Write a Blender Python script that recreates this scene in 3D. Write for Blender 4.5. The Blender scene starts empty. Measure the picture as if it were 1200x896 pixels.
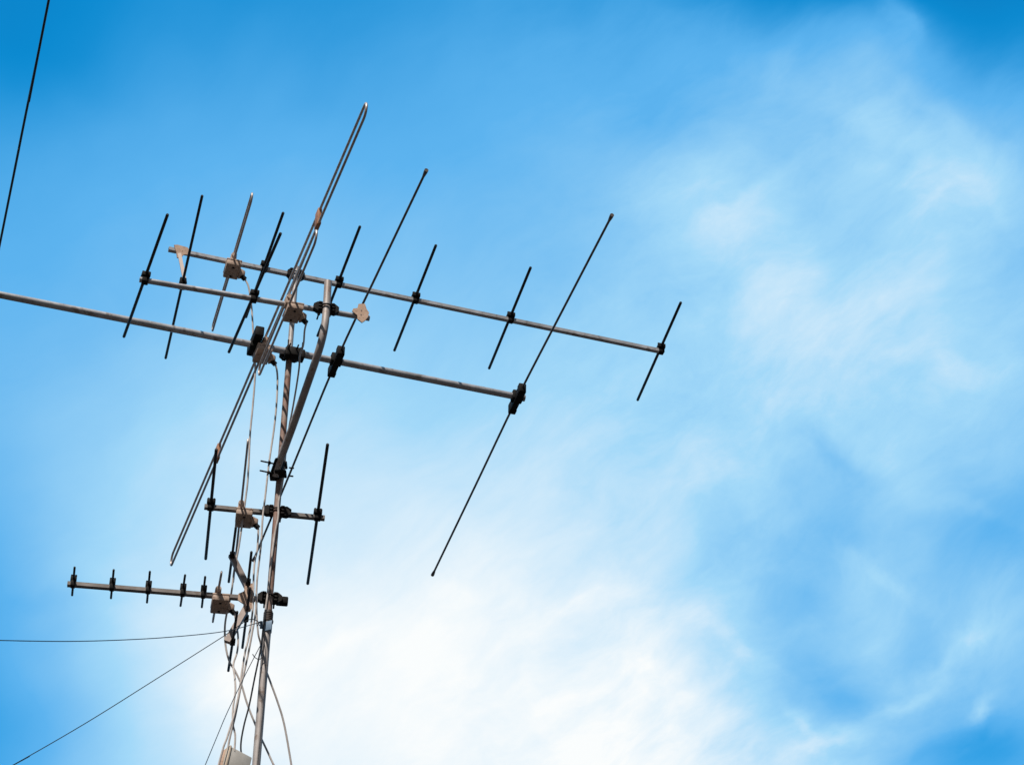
import bpy, bmesh, math, random
from mathutils import Vector as V, Matrix

S = bpy.context.scene
COL = S.collection
random.seed(7)
R = math.radians

# ------------------------------------------------------------------ camera
FPX, PITCH, ROLL = 3000.0, R(36.0), R(1.0)          # focal length for a 1200 wide frame
cp, sp, cr, sr = math.cos(PITCH), math.sin(PITCH), math.cos(ROLL), math.sin(ROLL)
FW = V((0, cp, sp))
RT = V((1, 0, 0)) * cr + V((0, -sp, cp)) * sr
UP = V((0, -sp, cp)) * cr - V((1, 0, 0)) * sr
cam_data = bpy.data.cameras.new('camera')
cam_data.sensor_width = 36.0
cam_data.sensor_fit = 'HORIZONTAL'
cam_data.lens = 36.0 * FPX / 1200.0
cam_data.clip_start, cam_data.clip_end = 0.1, 5000.0
cam = bpy.data.objects.new('camera', cam_data)
COL.objects.link(cam)
cam.matrix_world = Matrix(((RT.x, UP.x, -FW.x, 0), (RT.y, UP.y, -FW.y, 0), (RT.z, UP.z, -FW.z, 0), (0, 0, 0, 1)))
S.camera = cam
GROUND = -1.6                                        # the camera is held at eye height


def ray(x, y):
    return FW * FPX + RT * (x - 600.0) - UP * (y - 448.0)


def at_z(x, y, z):                                   # where the sight line meets height z
    d = ray(x, y)
    return d * (z / d.z)


def at_y(x, y, yy):                                  # where it meets distance yy
    d = ray(x, y)
    return d * (yy / d.y)


# ------------------------------------------------------------------ light
SUN_EL, SUN_AZ = R(55.0), R(203.0)                   # azimuth clockwise from +Y: behind the camera, to the left
to_sun = V((math.sin(SUN_AZ) * math.cos(SUN_EL), math.cos(SUN_AZ) * math.cos(SUN_EL), math.sin(SUN_EL)))
sun_data = bpy.data.lights.new('sun', 'SUN')
sun_data.energy = 4.6
sun_data.angle = R(0.5)
sun_data.color = (1.0, 0.92, 0.83)
sun = bpy.data.objects.new('sun', sun_data)
COL.objects.link(sun)
sun.rotation_euler = to_sun.to_track_quat('Z', 'Y').to_euler()

S.view_settings.view_transform = 'Standard'
S.view_settings.look = 'None'
S.view_settings.exposure = 0.0
S.view_settings.gamma = 1.0
S.view_settings.use_curve_mapping = False
S.render.engine = 'CYCLES'
S.cycles.max_bounces = 6

# ------------------------------------------------------------------ sky
W = bpy.data.worlds.new('World')
S.world = W
W.use_nodes = True
W.cycles.sampling_method = 'MANUAL'
W.cycles.sample_map_resolution = 512
nt = W.node_tree
nt.nodes.clear()
BG_STRENGTH = 0.15
TINT = (0.025, 1.66, 3.15)
HAZE_RGB = (0.365, 0.690, 0.945)
BASE_COVER = 0.22
AMBIENT_GREY = 0.12


def node(kind, **kw):
    n = nt.nodes.new(kind)
    for k, v in kw.items():
        setattr(n, k, v)
    return n


def put(sock, v):
    if isinstance(v, bpy.types.NodeSocket):
        nt.links.new(v, sock)
    else:
        sock.default_value = v


def mth(op, a, b=0.0, c=0.0, clamp=False):
    n = node('ShaderNodeMath', operation=op, use_clamp=clamp)
    put(n.inputs[0], a)
    put(n.inputs[1], b)
    put(n.inputs[2], c)
    return n.outputs[0]


def dot(a, v):
    n = node('ShaderNodeVectorMath', operation='DOT_PRODUCT')
    put(n.inputs[0], a)
    put(n.inputs[1], v)
    return n.outputs['Value']


def mix(f, a, b):
    n = node('ShaderNodeMix', data_type='RGBA', blend_type='MIX')
    put(n.inputs[0], f)
    put(n.inputs[6], a)
    put(n.inputs[7], b)
    return n.outputs[2]


def smooth(x, lo, hi):
    n = node('ShaderNodeMapRange', interpolation_type='SMOOTHSTEP')
    put(n.inputs[0], x)
    n.inputs[1].default_value, n.inputs[2].default_value = lo, hi
    return n.outputs[0]


def noise(vec, scale, detail, rough, dist=0.0):
    n = node('ShaderNodeTexNoise')
    put(n.inputs['Vector'], vec)
    n.inputs['Scale'].default_value = scale
    n.inputs['Detail'].default_value = detail
    n.inputs['Roughness'].default_value = rough
    n.inputs['Distortion'].default_value = dist
    return n


direction = node('ShaderNodeTexCoord').outputs['Generated']
sky = node('ShaderNodeTexSky', sky_type='NISHITA', sun_disc=False)
sky.sun_elevation, sky.sun_rotation = SUN_EL, SUN_AZ
sky.altitude, sky.air_density, sky.dust_density, sky.ozone_density = 0.0, 1.0, 0.6, 1.5

# the direction bent a little by large soft noise, so that no bank of cloud has a round edge
warp = noise(direction, 9.0, 3.0, 0.55)
wv = node('ShaderNodeVectorMath', operation='MULTIPLY_ADD')
put(wv.inputs[0], warp.outputs['Color'])
put(wv.inputs[1], (0.05, 0.05, 0.05))
put(wv.inputs[2], direction)
wsub = node('ShaderNodeVectorMath', operation='SUBTRACT')
put(wsub.inputs[0], wv.outputs[0])
put(wsub.inputs[1], (0.025, 0.025, 0.025))
wdir = node('ShaderNodeVectorMath', operation='NORMALIZE')
put(wdir.inputs[0], wsub.outputs[0])
wdir = wdir.outputs[0]


def banks(lobes, vec):
    """Sum of soft cloud banks: (x, y, size, amount), each a direction in the sky with an angular size."""
    tot = None
    for x, y, s, w in lobes:
        d = ray(x, y).normalized()
        k = (FPX / s) ** 2
        e = mth('EXPONENT', mth('MULTIPLY_ADD', dot(vec, d), k, -k))
        tot = mth('MULTIPLY', e, w) if tot is None else mth('MULTIPLY_ADD', e, w, tot)
    return tot


BANKS = [(-40, -40, 150, -0.20), (160, -40, 150, -0.12), (360, -40, 150, -0.16), (560, -40, 150, -0.03), (760, -40, 150, -0.21), (960, -40, 150, -0.23),
         (1160, -40, 150, -0.20), (-40, 150, 150, -0.11), (160, 150, 150, 0.08), (560, 150, 150, -0.08), (760, 150, 150, 0.22), (960, 150, 150, 0.03), (1160,
         150, 150, -0.31), (160, 340, 150, -0.07), (760, 340, 150, -0.14), (960, 340, 150, 0.29), (1160, 340, 150, 0.23), (160, 530, 150, 0.07), (360, 530,
         150, 0.35), (560, 530, 150, -0.03), (760, 530, 150, 0.29), (960, 530, 150, 0.37), (1160, 530, 150, -0.28), (-40, 720, 150, -0.27), (160, 720, 150,
         0.38), (360, 720, 150, -0.25), (560, 720, 150, 0.44), (760, 720, 150, -0.14), (960, 720, 150, -0.98), (1160, 720, 150, 0.12), (-40, 900, 150, -0.22),
         (160, 900, 150, 0.14), (360, 900, 150, 0.31), (560, 900, 150, 0.38), (760, 900, 150, 0.41), (960, 900, 150, 0.38), (1160, 900, 150, 0.04), (800, 40,
         55, 0.05), (950, 40, 55, 0.11), (1050, 40, 55, 0.22), (1180, 25, 55, 0.13), (800, 150, 55, -0.17), (900, 150, 55, 0.05), (1015, 125, 55, 0.29), (1110,
         150, 55, 0.03), (1175, 150, 55, 0.16), (765, 280, 55, -0.09), (815, 230, 55, 0.25), (860, 290, 55, -0.09), (945, 220, 55, -0.06), (1060, 210, 55,
         0.13), (1000, 300, 55, -0.15), (1100, 300, 55, 0.03), (1155, 235, 55, 0.27), (1180, 300, 55, -0.11), (880, 50, 55, 0.07), (800, 400, 55, -0.09), (900,
         450, 55, -0.09), (1000, 430, 55, -0.04), (1080, 380, 55, 0.05), (1150, 450, 55, 0.04), (1190, 400, 55, 0.07), (780, 600, 55, 0.08), (900, 633, 55,
         0.33), (1060, 560, 55, 0.22), (1140, 623, 55, -0.05), (1090, 660, 55, 0.27), (1180, 540, 55, 0.19), (200, 720, 55, 0.08), (400, 720, 55, 0.14), (750,
         720, 55, 0.20), (850, 720, 55, 0.29), (980, 740, 55, 0.38), (1000, 680, 55, 0.30), (1180, 708, 55, 0.27), (680, 680, 55, 0.03), (80, 850, 55, -0.14),
         (300, 850, 55, 0.07), (450, 840, 55, -0.03), (600, 850, 55, -0.11), (750, 840, 55, 0.13), (850, 850, 55, 0.03), (920, 848, 55, 0.20), (980, 818, 55,
         -0.19), (1050, 808, 55, 0.31), (1150, 808, 55, 0.14), (1100, 878, 55, -0.19), (1180, 870, 55, -0.24), (990, 878, 55, 0.13), (700, 800, 55, 0.05),
         (800, 790, 55, 0.05), (300, 780, 55, 0.23), (550, 890, 55, -0.06), (1100, 760, 55, 0.06)]

broad = noise(wdir, 7.0, 4.0, 0.5).outputs['Fac']
# wisps: fine noise drawn out along one diagonal of the sky
a1 = (RT * 0.82 + UP * 0.57).normalized()
a2 = (UP * 0.82 - RT * 0.57).normalized()
comb = node('ShaderNodeCombineXYZ')
put(comb.inputs[0], mth('MULTIPLY', dot(wdir, a1), 0.62))
put(comb.inputs[1], mth('MULTIPLY', dot(wdir, a2), 1.0))
put(comb.inputs[2], dot(wdir, FW))
wisp = noise(comb.outputs[0], 24.0, 13.0, 0.60, 0.15).outputs['Fac']
fine = noise(comb.outputs[0], 70.0, 10.0, 0.62, 0.15).outputs['Fac']
wn = mth('ADD', mth('MULTIPLY_ADD', wisp, 1.0, -0.5), mth('MULTIPLY_ADD', fine, 0.70, -0.35))
field = mth('ADD', banks(BANKS, wdir), BASE_COVER)

# drawn-out streaks of cirrus and the gaps between them: (x, y, length, width, tilt, amount)
STREAKS = [(1080, 772, 130, 17, 42, .17), (1150, 808, 30, 13, 50, .20), (985, 872, 60, 12, 20, .12), (1165, 706, 55, 13, 12, .10),
           (870, 262, 85, 20, 30, .06), (905, 212, 55, 12, 35, .05), (1058, 210, 24, 11, 60, .06), (1082, 255, 26, 9, 60, .05),
           (1150, 248, 60, 12, -45, .05), (1060, 22, 40, 13, -60, .09), (1010, 130, 60, 16, 40, .07), (930, 60, 40, 18, 70, .06),
           (1090, 120, 60, 15, -50, .07), (830, 742, 75, 15, -38, .10), (925, 852, 42, 10, -45, .12), (1010, 655, 85, 17, -25, .09),
           (1000, 470, 100, 26, 10, .06), (1120, 430, 90, 18, -10, .07), (850, 560, 95, 22, 20, .06), (1050, 540, 70, 16, -35, .07),
           (1120, 590, 60, 10, -20, .06), (760, 800, 60, 14, -35, .07), (690, 700, 70, 16, 25, .06), (520, 705, 80, 14, 8, .05), (420, 745, 60, 14, 15, .05),
           (1000, 534, 62, 16, -20, -.10), (900, 633, 72, 20, 15, -.08), (1160, 625, 60, 28, -25, -.07), (930, 692, 60, 22, 0, -.08),
           (980, 812, 48, 26, 40, -.07), (1125, 850, 85, 16, 35, -.07), (1192, 760, 40, 18, 20, -.05), (1000, 172, 60, 13, -35, -.06),
           (960, 352, 50, 16, 20, -.04), (1170, 170, 40, 20, -60, -.07), (300, 830, 70, 14, 20, -.05), (90, 700, 90, 16, 12, -.05)]
warp2 = noise(wdir, 34.0, 4.0, 0.6)
w2 = node('ShaderNodeVectorMath', operation='MULTIPLY_ADD')
put(w2.inputs[0], warp2.outputs['Color'])
put(w2.inputs[1], (0.022, 0.022, 0.022))
put(w2.inputs[2], wdir)
for x, y, ln, wd, tilt, amount in STREAKS:
    d = ray(x, y).normalized()
    t = R(tilt)
    ax1, ax2 = RT * math.cos(t) + UP * math.sin(t), UP * math.cos(t) - RT * math.sin(t)
    off = V((.011, .011, .011))                        # the mean of the warp
    e1 = mth('MULTIPLY_ADD', dot(w2.outputs[0], ax1), FPX / ln, -(d + off).dot(ax1) * FPX / ln)
    e2 = mth('MULTIPLY_ADD', dot(w2.outputs[0], ax2), FPX / wd, -(d + off).dot(ax2) * FPX / wd)
    q = mth('MULTIPLY_ADD', e1, e1, mth('MULTIPLY', e2, e2))
    field = mth('MULTIPLY_ADD', mth('EXPONENT', mth('MULTIPLY', q, -1.0)), amount, field)
# cirrus is torn on the right of the sky, the rest is smooth haze
torn = smooth(dot(direction, RT), -0.06, 0.10)
# long thin fibres, bent by the small warp
comb2 = node('ShaderNodeCombineXYZ')
put(comb2.inputs[0], mth('MULTIPLY', dot(w2.outputs[0], a1), 0.20))
put(comb2.inputs[1], dot(w2.outputs[0], a2))
put(comb2.inputs[2], mth('MULTIPLY', dot(wdir, FW), 0.5))
fibre = noise(comb2.outputs[0], 48.0, 9.0, 0.66, 0.0).outputs['Fac']
wn = mth('ADD', wn, mth('MULTIPLY_ADD', fibre, 0.85, -0.425))
amp = mth('MULTIPLY', mth('MULTIPLY_ADD', torn, 0.46, 0.20), mth('MULTIPLY_ADD', field, 0.9, 0.10, clamp=True))
field = mth('MULTIPLY_ADD', wn, amp, field)
# even grey added to the unseen sky behind the camera, against blue ambient light
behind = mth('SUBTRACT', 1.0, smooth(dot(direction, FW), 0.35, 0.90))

tint = node('ShaderNodeMix', data_type='RGBA', blend_type='MULTIPLY')
tint.inputs[0].default_value = 1.0
gam = node('ShaderNodeGamma')
put(gam.inputs[0], sky.outputs[0])
gam.inputs[1].default_value = 0.4                               # an even deep blue, as the camera recorded it
put(tint.inputs[6], gam.outputs[0])
put(tint.inputs[7], (*TINT, 1))
g = 1.0 / BG_STRENGTH
clear = mix(smooth(field, -0.22, 0.04), (0.004 * g, 0.19 * g, 0.52 * g, 1), tint.outputs[2])
pale = mix(smooth(field, -0.07, 0.16), clear, (0.112 * g, 0.455 * g, 0.865 * g, 1))
hazy = mix(mth('MULTIPLY_ADD', field, 2.78, -0.39, clamp=True), pale, (HAZE_RGB[0] * g, HAZE_RGB[1] * g, HAZE_RGB[2] * g, 1))
cloudy = mix(mth('MULTIPLY_ADD', field, 2.0, -1.0, clamp=True), hazy, (0.96 * g, 0.985 * g, 0.99 * g, 1))
final = mix(mth('MULTIPLY', behind, 0.9), cloudy, (AMBIENT_GREY * g, AMBIENT_GREY * 0.97 * g, AMBIENT_GREY * 0.95 * g, 1))
bg = node('ShaderNodeBackground')
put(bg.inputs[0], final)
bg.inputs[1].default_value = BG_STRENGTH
out = node('ShaderNodeOutputWorld')
nt.links.new(bg.outputs[0], out.inputs[0])


# ------------------------------------------------------------------ materials
def mat(name, base, dark=None, metallic=0.0, rough=0.5, scale=18.0, lo=.4, hi=.65, spec=0.5, spots=None):
    m = bpy.data.materials.new(name)
    m.use_nodes = True
    t = m.node_tree
    b = t.nodes['Principled BSDF']
    b.inputs['Metallic'].default_value = metallic
    b.inputs['Roughness'].default_value = rough
    b.inputs['Specular IOR Level'].default_value = spec
    dark = dark or tuple(c * 0.6 for c in base)
    tc = t.nodes.new('ShaderNodeTexCoord')
    n = t.nodes.new('ShaderNodeTexNoise')
    n.inputs['Scale'].default_value = scale
    n.inputs['Detail'].default_value = 7
    n.inputs['Roughness'].default_value = 0.65
    t.links.new(tc.outputs['Object'], n.inputs['Vector'])
    r = t.nodes.new('ShaderNodeValToRGB')
    r.color_ramp.elements[0].position, r.color_ramp.elements[1].position = lo, hi
    r.color_ramp.elements[0].color = (*dark, 1)
    r.color_ramp.elements[1].color = (*base, 1)
    t.links.new(n.outputs['Fac'], r.inputs[0])
    col = r.outputs[0]
    if spots:
        n2 = t.nodes.new('ShaderNodeTexNoise')
        n2.inputs['Scale'].default_value = scale * 3.1
        n2.inputs['Detail'].default_value = 5
        t.links.new(tc.outputs['Object'], n2.inputs['Vector'])
        mr = t.nodes.new('ShaderNodeMapRange')
        mr.inputs[1].default_value, mr.inputs[2].default_value = 0.56, 0.66
        t.links.new(n2.outputs['Fac'], mr.inputs[0])
        mx = t.nodes.new('ShaderNodeMix')
        mx.data_type = 'RGBA'
        t.links.new(mr.outputs[0], mx.inputs[0])
        t.links.new(col, mx.inputs[6])
        mx.inputs[7].default_value = (*spots, 1)
        col = mx.outputs[2]
    t.links.new(col, b.inputs['Base Color'])
    rr = t.nodes.new('ShaderNodeMapRange')
    rr.inputs[3].default_value, rr.inputs[4].default_value = rough - .12, min(1, rough + .15)
    t.links.new(n.outputs['Fac'], rr.inputs[0])
    t.links.new(rr.outputs[0], b.inputs['Roughness'])
    bp = t.nodes.new('ShaderNodeBump')
    bp.inputs['Strength'].default_value = 0.12
    bp.inputs['Distance'].default_value = 0.003
    t.links.new(n.outputs['Fac'], bp.inputs['Height'])
    t.links.new(bp.outputs[0], b.inputs['Normal'])
    return m


M = dict(
    boom=mat('weathered_aluminium', (.58, .595, .63), (.40, .395, .405), .5, .40, 9, .38, .66, spots=(.30, .275, .265)),
    old_boom=mat('darkened_old_boom', (.24, .22, .21), (.15, .135, .125), .4, .5, 9, .38, .66, spots=(.15, .125, .11)),
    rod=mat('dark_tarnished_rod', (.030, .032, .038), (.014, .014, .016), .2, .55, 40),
    long_rod=mat('tarnished_thin_rod', (.24, .195, .17), (.11, .085, .072), .5, .45, 40),
    dipole=mat('dull_dipole_tube', (.68, .60, .55), (.45, .37, .33), .45, .4, 40),
    clamp=mat('black_plastic', (.013, .012, .012), (.006, .006, .006), 0, .65, 60, spec=.15),
    iron=mat('dark_clamp_iron', (.020, .017, .016), (.008, .007, .007), .2, .65, 60, spec=.2),
    box=mat('faded_beige_plastic', (.55, .41, .325), (.45, .325, .25), 0, .65, 30, spots=(.25, .16, .12)),
    plate=mat('faded_tan_plate', (.60, .42, .31), (.50, .335, .24), 0, .6, 40, spots=(.30, .18, .12)),
    spacer=mat('orange_spacer_plastic', (.46, .22, .11), (.34, .15, .07), 0, .6, 40),
    arm=mat('grey_arm_metal', (.34, .28, .255), (.22, .175, .155), .2, .55, 25),
    mast_low=mat('grey_galvanised_tube', (.50, .465, .45), (.38, .345, .33), .2, .55, 14, spots=(.30, .24, .205)),
    mast_mid=mat('rust_brown_tube', (.34, .26, .225), (.25, .135, .10), .1, .65, 9, .42, .6, spots=(.12, .07, .05)),
    mast_top=mat('pale_grey_tube', (.52, .50, .50), (.40, .38, .375), .2, .5, 14, spots=(.32, .26, .23)),
    pipe=mat('bent_steel_tube', (.46, .425, .41), (.34, .29, .27), .2, .5, 12, spots=(.28, .18, .13)),
    cable=mat('grey_white_cable_sheath', (.62, .57, .54), (.46, .41, .38), 0, .5, 30),
    black_cable=mat('black_cable_sheath', (.014, .015, .020), (.009, .009, .010), 0, .5, 30),
    wire=mat('thin_black_wire', (.020, .020, .022), (.010, .010, .010), .2, .5, 30),
    zinc=mat('bluish_zinc_plate', (.24, .36, .50), (.16, .25, .36), .0, .6, 30),
    tape=mat('brown_tape', (.075, .050, .040), (.040, .026, .020), 0, .6, 40),
    cream=mat('cream_enclosure_plastic', (.62, .52, .41), (.50, .41, .32), 0, .6, 14),
    lidgrey=mat('grey_enclosure_side', (.62, .60, .56), (.50, .48, .44), 0, .6, 14),
    ground=mat('dark_bare_ground', (.036, .028, .023), (.022, .018, .015), 0, .9, .8),
)


# ------------------------------------------------------------------ mesh helpers
def frames(pts):
    n = len(pts)
    tans = []
    for i in range(n):
        a, b = pts[max(0, i - 1)], pts[min(n - 1, i + 1)]
        tans.append((b - a).normalized())
    ref = V((0, 0, 1)) if abs(tans[0].z) < .9 else V((1, 0, 0))
    u = (ref - tans[0] * ref.dot(tans[0])).normalized()
    fr = []
    for t in tans:
        u = (u - t * u.dot(t)).normalized()
        fr.append((t, u, t.cross(u)))
    return fr


def sweep(bm, pts, prof, cap=True, scales=None):
    """Sweep a closed profile of (u, v) pairs along points."""
    rings = []
    for i, (p, (t, u, w)) in enumerate(zip(pts, frames(pts))):
        s = scales[i] if scales else 1.0
        rings.append([bm.verts.new(p + u * (a * s) + w * (b * s)) for a, b in prof])
    k = len(prof)
    for r0, r1 in zip(rings, rings[1:]):
        for j in range(k):
            bm.faces.new((r0[j], r0[(j + 1) % k], r1[(j + 1) % k], r1[j]))
    if cap:
        bm.faces.new(list(reversed(rings[0])))
        bm.faces.new(rings[-1])


def circle(r, n=14):
    return [(r * math.cos(2 * math.pi * i / n), r * math.sin(2 * math.pi * i / n)) for i in range(n)]


def tube(bm, pts, r, n=14, scales=None):
    sweep(bm, [V(p) for p in pts], circle(r, n), scales=scales)


def rod(bm, a, b, r, n=12):
    """A rod with slightly rounded ends."""
    d = (b - a).normalized()
    tube(bm, [a, a + d * r * .6, b - d * r * .6, b], r, n, [.65, 1, 1, .65])


def hollow(bm, pts, r, wall, n=18):
    """A round tube with an open hollow end that shows its wall."""
    pts = [V(p) for p in pts]
    sweep(bm, pts, circle(r, n), cap=False)
    fr = frames(pts)
    for p, (t, u, w), sgn in ((pts[0], fr[0], 1), (pts[-1], fr[-1], -1)):
        o = [bm.verts.new(p + u * a + w * b) for a, b in circle(r, n)]
        i1 = [bm.verts.new(p + u * a + w * b) for a, b in circle(r - wall, n)]
        i2 = [bm.verts.new(p + t * sgn * r * 2 + u * a + w * b) for a, b in circle(r - wall, n)]
        for j in range(n):
            q = (j + 1) % n
            bm.faces.new((o[j], o[q], i1[q], i1[j]))
            bm.faces.new((i1[j], i1[q], i2[q], i2[j]))
        bm.faces.new(i2)


def hollow_square(bm, a, b, s, wall):
    c = .12 * s
    h = s / 2
    def prof(h, c):
        return [(h, h - c), (h - c, h), (-h + c, h), (-h, h - c), (-h, -h + c), (-h + c, -h), (h - c, -h), (h, -h + c)]
    t = (b - a).normalized()
    sweep(bm, [a, b], prof(h, c), cap=False)
    u = V((0, 0, 1))
    w = t.cross(u)
    k = 8
    for p, sg in ((a, 1), (b, -1)):
        o = [bm.verts.new(p + u * x + w * y) for x, y in prof(h, c)]
        i1 = [bm.verts.new(p + u * x + w * y) for x, y in prof(h - wall, c)]
        i2 = [bm.verts.new(p + t * sg * s * 1.5 + u * x + w * y) for x, y in prof(h - wall, c)]
        for j in range(k):
            q = (j + 1) % k
            bm.faces.new((o[j], o[q], i1[q], i1[j]))
            bm.faces.new((i1[j], i1[q], i2[q], i2[j]))
        bm.faces.new(i2)


def block(bm, c, ax, ay, az, sx, sy, sz, bev=0.0, taper=1.0):
    """Box centred at c with half axes; bevelled edges; taper narrows the +az end."""
    tmp = bmesh.new()
    vs = []
    for z in (-1, 1):
        k = taper if z > 0 else 1.0
        for x, y in ((-1, -1), (1, -1), (1, 1), (-1, 1)):
            vs.append(tmp.verts.new((x * sx / 2 * k, y * sy / 2 * k, z * sz / 2)))
    for f in ((3, 2, 1, 0), (4, 5, 6, 7), (0, 1, 5, 4), (1, 2, 6, 5), (2, 3, 7, 6), (3, 0, 4, 7)):
        tmp.faces.new([vs[i] for i in f])
    if bev:
        bmesh.ops.bevel(tmp, geom=tmp.edges[:], offset=bev, segments=2, affect='EDGES', profile=.5)
    m = {}
    for v in tmp.verts:
        m[v] = bm.verts.new(c + ax * v.co.x + ay * v.co.y + az * v.co.z)
    for f in tmp.faces:
        bm.faces.new([m[v] for v in f.verts])
    tmp.free()


def prism(bm, poly, c, ax, ay, az, th):
    """Flat plate: polygon in the ax/ay plane round c, th thick along az."""
    a = [bm.verts.new(c + ax * x + ay * y - az * th / 2) for x, y in poly]
    b = [bm.verts.new(c + ax * x + ay * y + az * th / 2) for x, y in poly]
    n = len(poly)
    bm.faces.new(list(reversed(a)))
    bm.faces.new(b)
    for i in range(n):
        j = (i + 1) % n
        bm.faces.new((a[i], a[j], b[j], b[i]))


def build(name, bm, material, parent=None, origin=None):
    """Link the bmesh (world coordinates) as one object; the origin goes to its thing's base."""
    o0 = V(origin) if origin is not None else V((0, 0, 0))
    bmesh.ops.recalc_face_normals(bm, faces=bm.faces[:])
    bmesh.ops.translate(bm, verts=bm.verts[:], vec=-o0)
    me = bpy.data.meshes.new(name)
    bm.to_mesh(me)
    bm.free()
    me.materials.append(material)
    for p in me.polygons:
        p.use_smooth = True
    try:
        me.set_sharp_from_angle(angle=R(38))
    except Exception:
        pass
    o = bpy.data.objects.new(name, me)
    COL.objects.link(o)
    if parent is not None:
        o.parent = parent
    else:
        o.location = o0
    return o


def tag(o, label, cat, group=None):
    o['label'] = label
    o['category'] = cat
    if group:
        o['group'] = group
    return o


def empty(name, loc, label, cat, group=None):
    e = bpy.data.objects.new(name, None)
    e.empty_display_size = .1
    COL.objects.link(e)
    e.location = loc
    return tag(e, label, cat, group)


class Thing:
    def __init__(self, name, loc, label, cat, group=None):
        self.o = empty(name, loc, label, cat, group)
        self.at = V(loc)

    def part(self, name, bm, material, parent=None, label=None):
        p = build(name, bm, material, parent or self.o, self.at)
        if label:
            p['label'] = label
        return p


def smooth_path(pts, sub=8):
    """Catmull-Rom through the points."""
    pts = [V(p) for p in pts]
    res = []
    for i in range(len(pts) - 1):
        p0, p1, p2, p3 = pts[max(i - 1, 0)], pts[i], pts[i + 1], pts[min(i + 2, len(pts) - 1)]
        for k in range(sub):
            t = k / sub
            res.append(.5 * ((2 * p1) + (p2 - p0) * t + (2 * p0 - 5 * p1 + 4 * p2 - p3) * t * t + (3 * p1 - p0 - 3 * p2 + p3) * t ** 3))
    res.append(pts[-1])
    return res


# ------------------------------------------------------------------ ground
bm = bmesh.new()
n_ = 60
gv = [[bm.verts.new(((i / n_ - .5) * 1600, (j / n_ - .5) * 1600, GROUND)) for i in range(n_ + 1)] for j in range(n_ + 1)]
for j in range(n_):
    for i in range(n_):
        bm.faces.new((gv[j][i], gv[j][i + 1], gv[j + 1][i + 1], gv[j + 1][i]))
ground = build('ground', bm, M['ground'])
ground['kind'] = 'structure'

# ------------------------------------------------------------------ mast
YM = 9.2
mp = at_y(321.0, 640.0, YM)
MX = mp.x
R_LOW, R_MID, R_TOP = .0170, .0142, .0122


def mast_z(y):                                       # height on the mast axis seen at image row y
    lo, hi = 2.0, 12.0
    for _ in range(50):
        z = (lo + hi) / 2
        p = V((MX, YM, z))
        py = 448.0 - FPX * p.dot(UP) / p.dot(FW)
        if py > y:
            lo = z
        else:
            hi = z
    return z


Z_JOINT, Z_C, Z_TOP = mast_z(728), mast_z(412), mast_z(313)
mast = Thing('antenna_mast', (MX, YM, GROUND), 'slim upright tube mast of grey and rusty sections carrying all the aerials', 'mast')
bm = bmesh.new()
hollow(bm, [(MX, YM, GROUND), (MX, YM, 2.0), (MX, YM, Z_JOINT)], R_LOW, .003)
low = mast.part('lower_tube', bm, M['mast_low'])
bm = bmesh.new()
hollow(bm, [(MX, YM, Z_JOINT - .25), (MX, YM, Z_JOINT + .3), (MX, YM, Z_C - .02)], R_MID, .0025)
mid = mast.part('middle_tube', bm, M['mast_mid'], label='rusty brown middle tube')
bm = bmesh.new()
hollow(bm, [(MX, YM, Z_C - .2), (MX, YM, Z_TOP)], R_TOP, .0025)
mast.part('upper_tube', bm, M['mast_top'])
bm = bmesh.new()
block(bm, V((MX, YM, GROUND + .006)), V((1, 0, 0)), V((0, 1, 0)), V((0, 0, 1)), .25, .25, .012, .002)
mast.part('base_plate', bm, M['mast_low'])
# taped collar and zinc guy ring at the joint of the two lower tubes
bm = bmesh.new()
zc = mast_z(723)
tube(bm, [(MX, YM, zc - .026), (MX, YM, zc - .02), (MX, YM, zc + .02), (MX, YM, zc + .03)], .0185, 18, [.95, 1.05, .98, .9])
for k in range(5):
    z = zc - .02 + k * .009
    tube(bm, [(MX, YM, z), (MX, YM, z + .004)], .0205, 18)
mast.part('taped_collar', bm, M['tape'])
bm = bmesh.new()
zr = mast_z(735)
tube(bm, [(MX, YM, zr - .022), (MX, YM, zr + .018)], .0195, 20)
block(bm, V((MX + .006, YM - .022, zr - .004)), V((.9, -.43, 0)), V((.43, .9, 0)), V((0, 0, 1)), .034, .006, .044, .001)
block(bm, V((MX - .022, YM - .012, zr + .004)), V((1, 0, 0)), V((0, 1, 0)), V((0, 0, 1)), .016, .010, .03, .001)
ring = mast.part('guy_ring', bm, M['zinc'], label='bluish zinc guy wire ring')
bm = bmesh.new()
for a in (200, 250, 310):
    d = V((math.cos(R(a)), math.sin(R(a)), 0))
    c = V((MX, YM, zr + .012)) + d * .026
    tube(bm, smooth_path([c + d * .012 * math.cos(t) + V((0, 0, .012 * math.sin(t))) for t in [2 * math.pi * i / 10 for i in range(11)]], 2), .0022, 6)
mast.part('eye_bolt', bm, M['iron'], ring)


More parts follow.
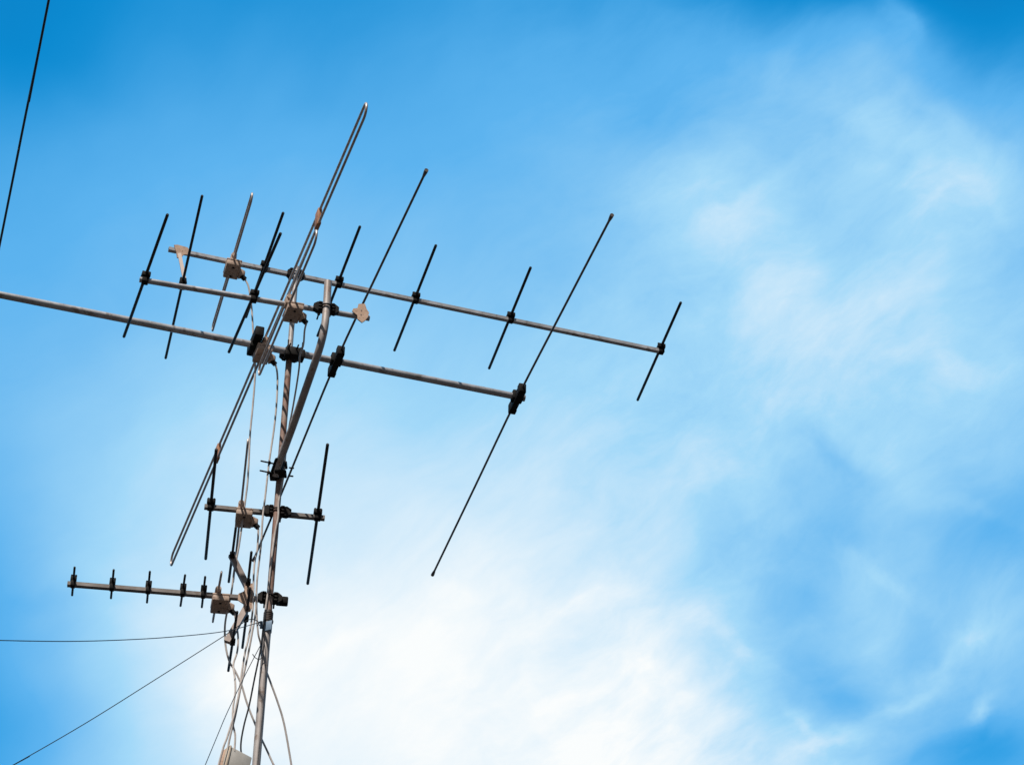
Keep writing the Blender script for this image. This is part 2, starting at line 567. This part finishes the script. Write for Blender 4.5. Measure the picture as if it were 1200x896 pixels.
# ------------------------------------------------------------------ clamps
def u_bolt_clamp(thing, c, b, away, r_pole, boom_half, wid=.10, up=0.0):
    """A saddle plate between pole and boom, a U-bolt round the pole, nuts behind the boom.
    c centre of the pole at the boom's height, b along the boom, away from the pole towards the boom."""
    z = V((0, 0, 1))
    bm = bmesh.new()
    q = c + away * (r_pole + .001)
    # toothed saddle: two cheeks that grip the pole on either side
    for s in (-1, 1):
        poly = [(s * .004, -.018), (s * wid * .36, -.023), (s * wid * .52, -.012), (s * wid * .52, .010), (s * wid * .36, .023), (s * .004, .018)]
        prism(bm, poly, q + away * -.004, b, z, away, .026)
        for k in (-.016, 0, .016):
            block(bm, q + b * s * (r_pole + .010) + z * k - away * .018, b, z, away, .016, .008, .016, .001)
    clamp = thing.part('mast_clamp', bm, M['iron'])
    for k in (0.0,):
        bm = bmesh.new()
        w = r_pole + .006
        far = 2 * boom_half + r_pole + .055
        pts = [c + b * -w + away * far]
        pts += [c + b * -w * math.cos(t) - away * w * math.sin(t) for t in [math.pi * i / 10 for i in range(11)]]
        pts += [c + b * w + away * far]
        tube(bm, [p + z * k for p in pts], .0036, 8)
        thing.part('u_bolt', bm, M['iron'], clamp)
    for s in (-1, 1):
        for k in (0.0,):
            bm = bmesh.new()
            p = c + b * s * (r_pole + .006) + away * (2 * boom_half + r_pole + .012) + z * k
            tube(bm, [p, p + away * .007], .0075, 6)
            thing.part('nut', bm, M['iron'], clamp)
    return clamp


def bolts_pair(thing, clamp, c, b, zlen, spread):
    for s in (-1, 1):
        bm = bmesh.new()
        p = c + b * s * spread
        rod(bm, p - V((0, 0, .03)), p + V((0, 0, zlen)) + b * s * .003, .0030, 8)
        tube(bm, [p + V((0, 0, zlen * .35)), p + V((0, 0, zlen * .35 + .008))], .0075, 6)
        thing.part('bolt', bm, M['iron'], clamp)


# ------------------------------------------------------------------ antennas
class Antenna:
    """A yagi lying in one horizontal plane at height h; image points are carried onto that plane."""

    def __init__(self, label, end_a, end_b, clamp_px, pole_y, offset, square, half):
        t = (clamp_px - end_a[0]) / (end_b[0] - end_a[0])
        cy = end_a[1] + t * (end_b[1] - end_a[1])
        d = ray(clamp_px, cy)
        self.h = d.z / d.y * (pole_y + offset)
        self.a, self.b_ = self.P(*end_a), self.P(*end_b)
        self.u = (self.b_ - self.a).normalized()                 # along the boom
        self.e = V((-self.u.y, self.u.x, 0))                     # across it, away from the camera
        self.half, self.square = half, square
        self.c = self.P(clamp_px, cy)
        self.t = Thing('tv_antenna', self.c, label, 'antenna', 'television aerials on the mast')
        self.off = offset

    def P(self, x, y, dz=0.0):
        return at_z(x, y, self.h + dz)

    def foot(self, p):
        """The point of the boom axis nearest p."""
        return self.a + self.u * (p - self.a).dot(self.u)

    def boom(self, material='boom'):
        bm = bmesh.new()
        if self.square:
            hollow_square(bm, self.a, self.b_, 2 * self.half, .002)
        else:
            hollow(bm, [self.a, self.a.lerp(self.b_, .5), self.b_], self.half, .002)
        return self.t.part('boom', bm, M[material])

    def cross(self, p0, p1):
        """Where the element p0-p1 crosses over the boom (plan view)."""
        d = p1 - p0
        k = ((self.a - p0).dot(self.e)) / d.dot(self.e)
        return p0 + d * k

    def director(self, top, bot, r=.0068, dz=None, size=.040, name='director', mid=None):
        dz = self.half + .013 if dz is None else dz
        p0, p1 = self.P(*top, dz), self.P(*bot, dz)
        bm = bmesh.new()
        rod(bm, p0, p1, r)
        el = self.t.part(name, bm, M['rod'])
        c = self.cross(p0, p1)
        ed = (p1 - p0).normalized()
        bm = bmesh.new()
        z = V((0, 0, 1))
        q = V((c.x, c.y, self.h))
        hb = self.half
        block(bm, q + z * .003, self.u, self.e, z, size * .70, 2 * hb + .008, 2 * hb + .008, .003)      # saddle round the boom
        block(bm, q + z * (hb + .012), self.u, ed, z, size * .92, size * 1.1, .022, .003)              # cap that holds the rod
        for s in (-1, 1):
            tube(bm, [q + z * (hb + .026) + self.u * s * size * .3, q + z * (hb + .036) + self.u * s * size * .3], .0045, 6)
        self.t.part('element_clamp', bm, M['clamp'], el)
        return el

    def dipole(self, top, bot, s, r, box_px, box=(.068, .108, .027), spacers=(), gland=True, box_dz=None):
        """Folded dipole standing on edge: an upper and a lower rod joined by round ends, with its feed box."""
        z = V((0, 0, 1))
        c0, c1 = self.P(*top), self.P(*bot)
        d = (c1 - c0).normalized()
        up0 = self.half + s * .5 + .002
        # the loop straddles the boom plane
        pts = []
        for k in range(9):
            a = math.pi * k / 8
            pts.append(c0 + d * s * .5 - d * s * .5 * math.sin(a) + z * s * .5 * math.cos(a))
        lo = [c0 + d * s * .5 - z * s * .5]
        end = []
        for k in range(9):
            a = math.pi * k / 8
            end.append(c1 - d * s * .5 + d * s * .5 * math.sin(a) - z * s * .5 * math.cos(a))
        bm = bmesh.new()
        loop = pts + end
        loop.append(pts[0])
        tube(bm, loop, r, 10)
        dp = self.t.part('folded_dipole', bm, M['dipole'])
        # feed box hangs under the boom, its lid to the ground
        bx = self.P(*box_px)
        sx, sy, sz = box
        top_z = (-self.half - .015) if box_dz is None else box_dz
        bc = bx + z * (top_z - sz / 2)
        bm = bmesh.new()
        block(bm, bc, self.u, d, z, sx, sy, sz, .005)
        block(bm, bc + z * (sz / 2 + .003), self.u, d, z, sx + .002, sy + .002, .008, .002)
        jb = self.t.part('junction_box', bm, M['box'], dp)
        for k in (-.3, .3):
            bm = bmesh.new()
            tube(bm, [bc + d * sy * k - z * (sz / 2 + .003), bc + d * sy * k - z * (sz / 2 - .002)], .0055, 8)
            self.t.part('lid_screw', bm, M['iron'], dp)
        # neck: the tan insulator that carries the rods over the boom
        bm = bmesh.new()
        mid = self.cross(c0, c1)
        block(bm, mid - d * .02 - z * .002, self.u, d, z, .026, .05, 2 * self.half + .018, .004)
        tube(bm, [mid - d * (.055) + z * .006, mid - d * .015 + z * .006], .012, 10)
        self.t.part('insulator', bm, M['box'], dp)
        gp = None
        if gland:
            bm = bmesh.new()
            g0 = bc + self.u * (sx / 2) + d * sy * .12
            block(bm, g0 + self.u * .013 - z * .004, z, d, self.u, .040, .040, .028, .004, .60)
            gl = bm
            bm = bmesh.new()
            tube(bm, [g0 + self.u * .014 - z * .016, g0 + self.u * .030 - z * .030], .0115, 10)
            self.t.part('cable_gland', gl, M['box'], dp)
            self.t.part('gland_nut', bm, M['clamp'], dp)
            gp = g0 + self.u * .030 - z * .030
        for k in spacers:
            q = c0.lerp(c1, k)
            bm = bmesh.new()
            block(bm, q, self.u, d, z, .018, .050, s + .016, .003)
            self.t.part('spacer', bm, M['spacer'], dp)
        return gp

    def insulator_block(self, c, ed, parent, length=.19, dz=-.012, w=.035, hgt=.044):
        bm = bmesh.new()
        z = V((0, 0, 1))
        c = c + z * 0
        block(bm, V((c.x, c.y, self.h + dz)), self.u, ed, z, w * .86, length, hgt, .004)
        for s in (-1, 1):
            block(bm, V((c.x, c.y, self.h + dz)) + ed * s * length * .40, self.u, ed, z, w, length * .17, hgt * 1.12, .004)
        block(bm, V((c.x, c.y, self.h)), self.u, self.e, z, .052, 2 * self.half + .014, 2 * self.half + .014, .004)
        self.t.part('element_clamp', bm, M['clamp'], parent)


# --- the topmost long aerial
A = Antenna('topmost aerial with five dark directors along a long light grey boom reaching furthest right',
            (197.5, 292), (777, 412), 356, YM, +.026, True, .0105)
A.boom()
for t_, b_ in (((332, 249), (288, 372)), ((422, 265), (372, 394)), ((511, 287), (462, 411)), ((622, 313), (573, 432)), ((798, 354), (747, 469))):
    A.director(t_, b_)
gA = A.dipole((295.5, 229), (249, 385), .048, .0048, (273, 308))
# hanging reflector at its left end: plate, arm and one long rod
z_ = V((0, 0, 1))
pc = A.foot(A.P(212, 296)) - A.e * (A.half + .006) - z_ * .010
bm = bmesh.new()
prism(bm, [(-.038, .026), (-.022, .031), (.024, .027), (.036, .010), (.032, -.012), (.010, -.018), (.000, -.038), (-.018, -.042), (-.024, -.012)], pc, A.u, z_, A.e, .006)
br = A.t.part('reflector_bracket', bm, M['plate'])
arm0 = pc + z_ * -.022 + A.u * -.008
armp = at_y(217, 331, arm0.y - .02)
bm = bmesh.new()
sweep(bm, [arm0, armp], [(.008, .011), (-.008, .011), (-.008, -.011), (.008, -.011)])
A.t.part('reflector_arm', bm, M['arm'], br)
bm = bmesh.new()
p0, p1 = at_z(237, 229, armp.z), at_z(194, 420, armp.z)
rod(bm, p0, p1, .0062)
ref = A.t.part('reflector', bm, M['rod'])
bm = bmesh.new()
q = p0.lerp(p1, .52)
block(bm, q, A.u, (p1 - p0).normalized(), z_, .030, .055, .034, .004)
A.t.part('element_clamp', bm, M['clamp'], ref)
u_bolt_clamp(A.t, V((MX, YM, A.h)), A.u, A.e, R_TOP, A.half, .078)

# --- bent side arm and the aerial it carries
YB = YM - .55
pb = [(322.5, 557, YM - .036), (331, 532, YM - .118), (345, 494, YM - .243), (360, 451, YM - .385), (371, 419, YM - .492), (377, 399, YM - .535),
      (380.5, 382, YB), (382.5, 362, YB), (384.5, 330, YB)]
arm_pts = [at_y(*p) for p in pb]
side = Thing('bent_side_pipe', arm_pts[0], 'bent steel pipe rising from the middle of the mast to hold an aerial', 'pipe')
bm = bmesh.new()
sm = smooth_path(arm_pts, 6)
# straighten: the lower run is one straight piece, the upper run is upright
R_PIPE = .0165
hollow(bm, sm, R_PIPE, .003)
side.part('pipe', bm, M['pipe'])
fz = V((0, 0, 1))
axis = (arm_pts[1] - arm_pts[0]).normalized()
cc = arm_pts[0] + axis * .040
away = V((0, 1, 0))
bm = bmesh.new()
for k in (-.020, .026):
    block(bm, cc + fz * k + V((.012, .020, 0)), V((1, 0, 0)), away, fz, .050, .050, .012, .003)
block(bm, cc + V((-.004, .010, -.004)), V((1, 0, 0)), away, axis, .042, .046, .090, .006)
cl = side.part('mast_clamp', bm, M['iron'])
for k in (-.024, .026):
    bm = bmesh.new()
    p = cc + fz * k + V((-.016, .012, 0))
    rod(bm, p, p + V((-.062, -.010, .008)), .0036, 8)
    tube(bm, [p + V((-.018, -.003, .002)), p + V((-.027, -.004, .003))], .0085, 6)
    side.part('bolt', bm, M['iron'], cl)
for k in (-.022, .02):
    bm = bmesh.new()
    p = cc + fz * k + V((.044, .03, 0))
    rod(bm, p, p + V((.022, .004, 0)), .0036, 8)
    side.part('bolt', bm, M['iron'], cl)

B = Antenna('short aerial clamped to the bent side pipe, with two dark directors on its left half',
            (163.5, 327.5), (433, 373), 383, YB, +.030, False, .0122)
B.boom()
for t_, b_ in (((196.5, 251), (145, 395)), ((329, 273), (268, 413))):
    B.director(t_, b_)
gB = B.dipole((371, 274), (303.5, 435), .070, .0052, (344, 358))
pc = B.foot(B.P(422.5, 370)) - B.e * (B.half + .006) + z_ * .008
bm = bmesh.new()
prism(bm, [(-.014, .044), (.014, .050), (.022, .024), (.034, .006), (.030, -.018), (.018, -.040), (.006, -.052), (-.014, -.038), (-.016, -.018), (-.040, .000),
           (-.036, .014), (-.018, .020)], pc, B.u, z_, B.e, .006)
brb = B.t.part('reflector_bracket', bm, M['plate'])
for k in (-.012, .012):
    bm = bmesh.new()
    rod(bm, pc + z_ * k - B.e * .004, pc + z_ * k + B.e * .02, .005, 8)
    B.t.part('rivet', bm, M['arm'], brb)
# the pipe top point at the boom's height
pt = arm_pts[7].lerp(arm_pts[8], .1)
pv = V((pt.x, pt.y, B.h))
clb = u_bolt_clamp(B.t, pv, B.u, B.e, R_PIPE, B.half, .105)

# --- the largest aerial, boom leaving the frame on the left
C = Antenna('largest aerial, two very long thin rods on a round boom leaving at the left edge',
            (-40, 337.5), (615, 466.5), 345, YM, -.030, False, .0158)
C.boom()


def long_element(pxs, clamp_at):
    dz = -(C.half * .55)
    pts = [C.P(x, y, dz) for x, y in pxs]
    bm = bmesh.new()
    tube(bm, smooth_path(pts, 4), .0052, 10)
    for p, q in ((pts[0], pts[1]), (pts[-1], pts[-2])):
        d = (q - p).normalized()
        tube(bm, [p - d * .004, p + d * .012, p + d * .04], .0088, 10, [1, .95, .62])
    el = C.t.part('element', bm, M['long_rod'])
    d = (pts[clamp_at + 1] - pts[clamp_at - 1]).normalized()
    c = pts[clamp_at]
    C.insulator_block(c, d, el)


long_element([(717, 252.5), (660, 362), (606, 466.5), (557, 569), (507, 673)], 2)
long_element([(499.5, 200), (440, 325), (394, 423), (337, 561), (297, 656)], 2)
gC = C.dipole((429.5, 125), (200.5, 658), .070, .0056, (308.5, 406), (.068, .11, .027), (.205, .715))
bm = bmesh.new()
dd = (C.P(200.5, 659) - C.P(429.5, 125)).normalized()
block(bm, C.P(299, 404) + z_ * .020, C.u, dd, z_, .040, .17, .05, .005)
block(bm, C.P(299, 404) + z_ * .0, C.u, C.e, z_, .046, 2 * C.half + .014, 2 * C.half + .014, .004)
C.t.part('element_clamp', bm, M['clamp'])
clc = u_bolt_clamp(C.t, V((MX, YM, C.h)), C.u, -C.e, R_TOP, C.half, .088)
bm = bmesh.new()
block(bm, C.c + z_ * -.006 - C.e * .004, C.u, C.e, z_, .058, 2 * C.half + .014, 2 * C.half + .014, .006)
for s in (-1, 1):
    block(bm, C.c + C.u * s * .034 - z_ * .010, C.u, C.e, z_, .022, 2 * C.half + .018, .044, .005)
C.t.part('clamp_body', bm, M['iron'], clc)
bolts_pair(C.t, clc, C.c - C.e * .006, C.u, .062, .030)

# --- small aerial in the middle
D = Antenna('small three element aerial on the middle of the mast, two directors and a folded dipole',
            (239.5, 593.5), (380.5, 607), 325, YM, +.028, True, .0105)
D.boom('old_boom')
D.director((253.5, 526), (241, 655))
D.director((384, 520), (360.5, 684))
gD = D.dipole((290.5, 517), (273.5, 679), .036, .0048, (286.5, 598.5), (.070, .112, .027))
u_bolt_clamp(D.t, V((MX, YM, D.h)), D.u, D.e, R_MID, D.half, .12)

# --- lowest aerial with the row of stubby directors
E = Antenna('lowest aerial, a row of stubby directors with a V shaped reflector beside the mast',
            (79, 684), (330, 704), 318.5, YM, +.028, True, .0105)
E.boom('old_boom')
for t_, b_ in (((87.5, 664), (84.5, 697.5)), ((133.3, 667), (130, 701)), ((175.7, 669), (172.2, 706)), ((217, 673), (211.5, 710)), ((240.5, 675), (236.5, 711.5))):
    E.director(t_, b_, .0048, size=.028)
gE = E.dipole((259.5, 671), (249.5, 727), .020, .0044, (258.5, 698.5), (.070, .115, .027))
pc = E.foot(E.P(289, 701)) - E.e * (E.half + .006) - z_ * .004
bm = bmesh.new()
prism(bm, [(-.012, .066), (.022, .068), (.030, .030), (.030, -.030), (.020, -.068), (-.006, -.070), (-.012, -.034), (-.036, -.018), (-.036, .012), (-.014, .026)],
      pc, E.u, z_, E.e, .006)
bre = E.t.part('reflector_bracket', bm, M['plate'])
dirs = []
for end_px, y0 in (((271, 650), .045), ((266, 752), -.045)):
    s0 = pc + z_ * y0 + E.u * .004 + E.e * .008
    s1 = at_y(*end_px, s0.y - .015)
    bm = bmesh.new()
    prof = [(.012, .013), (-.002, .013), (-.002, .010), (.009, .010), (.009, -.010), (-.002, -.010), (-.002, -.013), (.012, -.013)]
    sweep(bm, [s0, s1], [(.013, .010), (-.013, .010), (-.013, -.010), (.013, -.010)])
    E.t.part('reflector_arm', bm, M['arm'], bre)
    dirs.append((s0, s1))
for (s0, s1), k, top, bot in ((dirs[0], .93, (276.5, 617), (268, 682)), (dirs[0], .06, (294.7, 646), (287, 716)),
                              (dirs[1], .10, (293, 688), (284, 759)), (dirs[1], .92, (278, 716), (267.5, 786))):
    c = s0.lerp(s1, k)
    p0, p1 = at_z(*top, c.z), at_z(*bot, c.z)
    bm = bmesh.new()
    rod(bm, p0, p1, .0056)
    rf = E.t.part('reflector', bm, M['rod'])
    bm = bmesh.new()
    m_ = p0.lerp(p1, .5)
    block(bm, V((m_.x, m_.y, c.z)), E.u, (p1 - p0).normalized(), z_, .022, .03, .022, .003)
    E.t.part('element_clamp', bm, M['clamp'], rf)
u_bolt_clamp(E.t, V((MX, YM, E.h)), E.u, E.e, R_MID, E.half, .098)
bm = bmesh.new()
block(bm, E.b_ + E.u * .002, E.e, z_, E.u, .032, .034, .05, .005)
E.t.part('end_cap', bm, M['clamp'])


# ------------------------------------------------------------------ cables
def cable(pts, r, material, label, name='coaxial_cable', cat='cable', group='aerial cables running down the mast', sub=6):
    pts = [p if isinstance(p, V) else at_y(*p) for p in pts]
    bm = bmesh.new()
    tube(bm, smooth_path(pts, sub), r, 8)
    return tag(build(name, bm, material, None, pts[0]), label, cat, group)


def drop(start, rows, y_end, r, material, label, **k):
    """A cable from a gland down through image points, its distance easing from the gland's to y_end."""
    n = len(rows)
    pts = [start]
    for i, (x, y) in enumerate(rows):
        t = (i + 1) / n
        t = t * t * (3 - 2 * t)
        pts.append(at_y(x, y, start.y * (1 - t) + y_end * t))
    return cable(pts, r, material, label, **k)


drop(gA, [(291.5, 337), (295, 362), (297, 397), (299, 428), (298.5, 447), (296, 478), (293, 510), (290.5, 560), (287.5, 586), (282, 626), (279, 645), (274.6, 667),
          (271, 695), (266, 717), (263.5, 735), (264.5, 757), (269, 775), (275.5, 785.5), (283, 802), (289, 822), (297, 843), (305, 862), (313, 879), (324, 903)],
     YM + .06, .0042, M['cable'], 'grey cable from the topmost aerial that crosses behind the mast near the bottom')
drop(gB, [(357, 387), (355.5, 404), (351.5, 416), (350.5, 431), (347, 455), (342.5, 481), (339, 499), (336.5, 519), (334.5, 534), (333, 552), (330.5, 569)],
     YM - .022, .0040, M['cable'], 'pale cable from the aerial on the bent pipe, twisting down onto the mast')
pl = [at_y(x, y, YM - .020) for x, y in ((330.5, 569), (326.5, 588), (326, 605), (323, 620), (320, 640), (317, 665), (314.5, 690), (311.5, 712))]
pl += [at_y(x, y, YM + q) for x, y, q in ((309, 737, -.012), (307.5, 760, .022), (311, 783, .028), (314, 791, .03), (325, 821, .05), (333, 848, .07), (341, 893, .09), (344, 915, .1))]
cable(pl, .0042, M['cable'], 'cable hugging the rusty mast tube then swinging out right of the mast at the bottom')
drop(gC, [(324.5, 434), (325.2, 447), (324, 474), (321, 503), (315, 544), (311, 580), (308, 604), (307, 620), (305.5, 642), (301.5, 676), (300.3, 700), (299.5, 718), (296, 738),
          (292, 760), (286, 788), (282, 805), (276, 837), (270, 861), (267, 878), (266.5, 900)],
     YM - .10, .0042, M['cable'], 'pale cable from the largest aerial ending in the cream box at the bottom')
drop(gD, [(302.5, 629), (301.3, 645), (298.6, 657), (297.3, 674), (296.7, 704), (295, 725), (291, 748), (287, 765), (283, 790), (279.5, 815), (274, 838), (270, 851), (266, 864), (261.5, 876), (255, 900)],
     YM - .14, .0042, M['cable'], 'grey cable from the small middle aerial running off the bottom left of the box')
drop(gE, [(276.5, 728), (279, 746), (278, 763), (273.5, 778), (275, 792), (275.8, 809), (273, 830), (273, 848), (275.6, 861), (274.6, 880)],
     YM - .10, .0040, M['cable'], 'short pale cable from the lowest aerial to the top of the cream box')
cable([at_y(301, 699, YM - .01), at_y(300.8, 718, YM - .02), at_y(302.6, 742, YM - .02), at_y(306, 758, YM + .0), at_y(306, 790, YM + .022), at_y(302, 830, YM + .024), at_y(296, 900, YM + .024)],
      .0038, M['cable'], 'short pale cable slipping behind the mast just below the bluish ring')
cable([at_y(x, y, YM - q) for x, y, q in ((311, 714, .022), (308.5, 735, .03), (306, 756, .035), (303, 772, .04), (298, 796, .04), (292, 826, .045), (286, 849, .05), (282.3, 871, .055), (284, 886, .06), (293, 903, .06))],
      .0036, M['black_cable'], 'thin black cable bowing down beside the mast into the cream box')
bm = bmesh.new()

# cable tie whiskers on the mast
ct = cable([at_y(x, y, YM - .03) for x, y in ((296, 766), (299, 770), (304, 772), (309, 768))], .0018, M['wire'],
           'tiny black cable tie with a loose whisker on the left of the mast', 'cable_tie', 'cable tie', None)

# ------------------------------------------------------------------ cream box at the bottom edge
bc = at_y(270.5, 905, YM - .10)
ux, uy0 = V((.62, -.78, 0)).normalized(), V((.78, .62, 0)).normalized()
uy = uy0 * math.cos(R(8)) - z_ * math.sin(R(8))                # the box hangs tilted
uz = z_ * math.cos(R(8)) + uy0 * math.sin(R(8))
amp = Thing('amplifier_box', bc - z_ * .08, 'cream plastic amplifier box at the bottom edge left of the mast', 'amplifier')
ctop = at_y(270, 876, YM - .10)
hgt = .16
base = ctop - uz * hgt / 2
bm = bmesh.new()
block(bm, base + uy * .048, ux, uy, uz, .026, .10, hgt, .003)
body = amp.part('body', bm, M['lidgrey'])
bm = bmesh.new()
block(bm, base - uy * .007, ux, uy, uz, .032, .008, hgt + .006, .002)
amp.part('cover', bm, M['cream'])
bm = bmesh.new()
block(bm, base - ux * .030 - uy * .004, ux, uy, uz, .020, .012, hgt + .004, .002)
amp.part('side_flange', bm, M['plate'])
bm = bmesh.new()
# strap that fixes the box to the mast
pm = V((MX, YM, base.z - .02))
q0 = base + uy * .085 - z_ * .02
sweep(bm, [q0, q0.lerp(pm, .5), pm + (q0 - pm).normalized() * R_LOW * .8], [(.012, .003), (-.012, .003), (-.012, -.003), (.012, -.003)])
amp.part('mounting_strap', bm, M['iron'])


# ------------------------------------------------------------------ guy wires and overhead line
def guy(pts, label, r=.0017):
    last, prev = pts[-1], pts[-2]
    d = (last - prev).normalized()
    k = (GROUND - last.z) / d.z if d.z < -.05 else 12.0
    return cable(pts + [last + d * min(k, 40) * .5, last + d * min(k, 40)], r, M['wire'], label, 'guy_wire', 'wire', 'guy wires tied to the mast')


eye = V((MX - .026, YM - .018, zr + .014))
guy([eye] + [at_y(x, y, q) for x, y, q in ((300, 730, 9.08), (262, 739.5, 8.85), (200, 746, 8.48), (140, 749.5, 8.12), (80, 751, 7.76), (20, 750.3, 7.4), (-40, 749, 7.04))],
    'thin dark guy wire running almost level to the left edge')
guy([eye + V((0, -.004, -.008))] + [at_y(x, y, q) for x, y, q in ((292, 725.5, 9.14), (262, 745, 9.05), (180, 797, 8.85), (100, 847, 8.65), (15, 896, 8.45), (-50, 931, 8.3))],
    'thin dark guy wire sloping down to the bottom left corner')
guy([V((MX - .016, YM - .03, zr - .10))] + [at_y(x, y, q) for x, y, q in ((303.5, 759, 9.1), (288, 789, 8.95), (273, 820, 8.8), (262, 844, 8.68), (240, 897, 8.42))],
    'thin dark guy wire falling steeply among the pale cables')

ZW = 6.0
pw = [at_z(x, y, ZW + q) for x, y, q in ((58, -4, 0), (45, 62, -.002), (31, 130, -.003), (17, 200, -.002), (-1, 290, 0))]
d0, d1 = (pw[0] - pw[1]).normalized(), (pw[-1] - pw[-2]).normalized()
line = [pw[0] + d0 * 14 + z_ * .5, pw[0] + d0 * 6 + z_ * .12] + pw + [pw[-1] + d1 * 6 + z_ * .12, pw[-1] + d1 * 14 + z_ * .5]
core = smooth_path(line, 60)
bm = bmesh.new()
tube(bm, core, .0044, 8)
ow = build('overhead_wire', bm, M['black_cable'], None, core[0])
tag(ow, 'dark overhead wire crossing the upper left corner of the sky', 'wire')
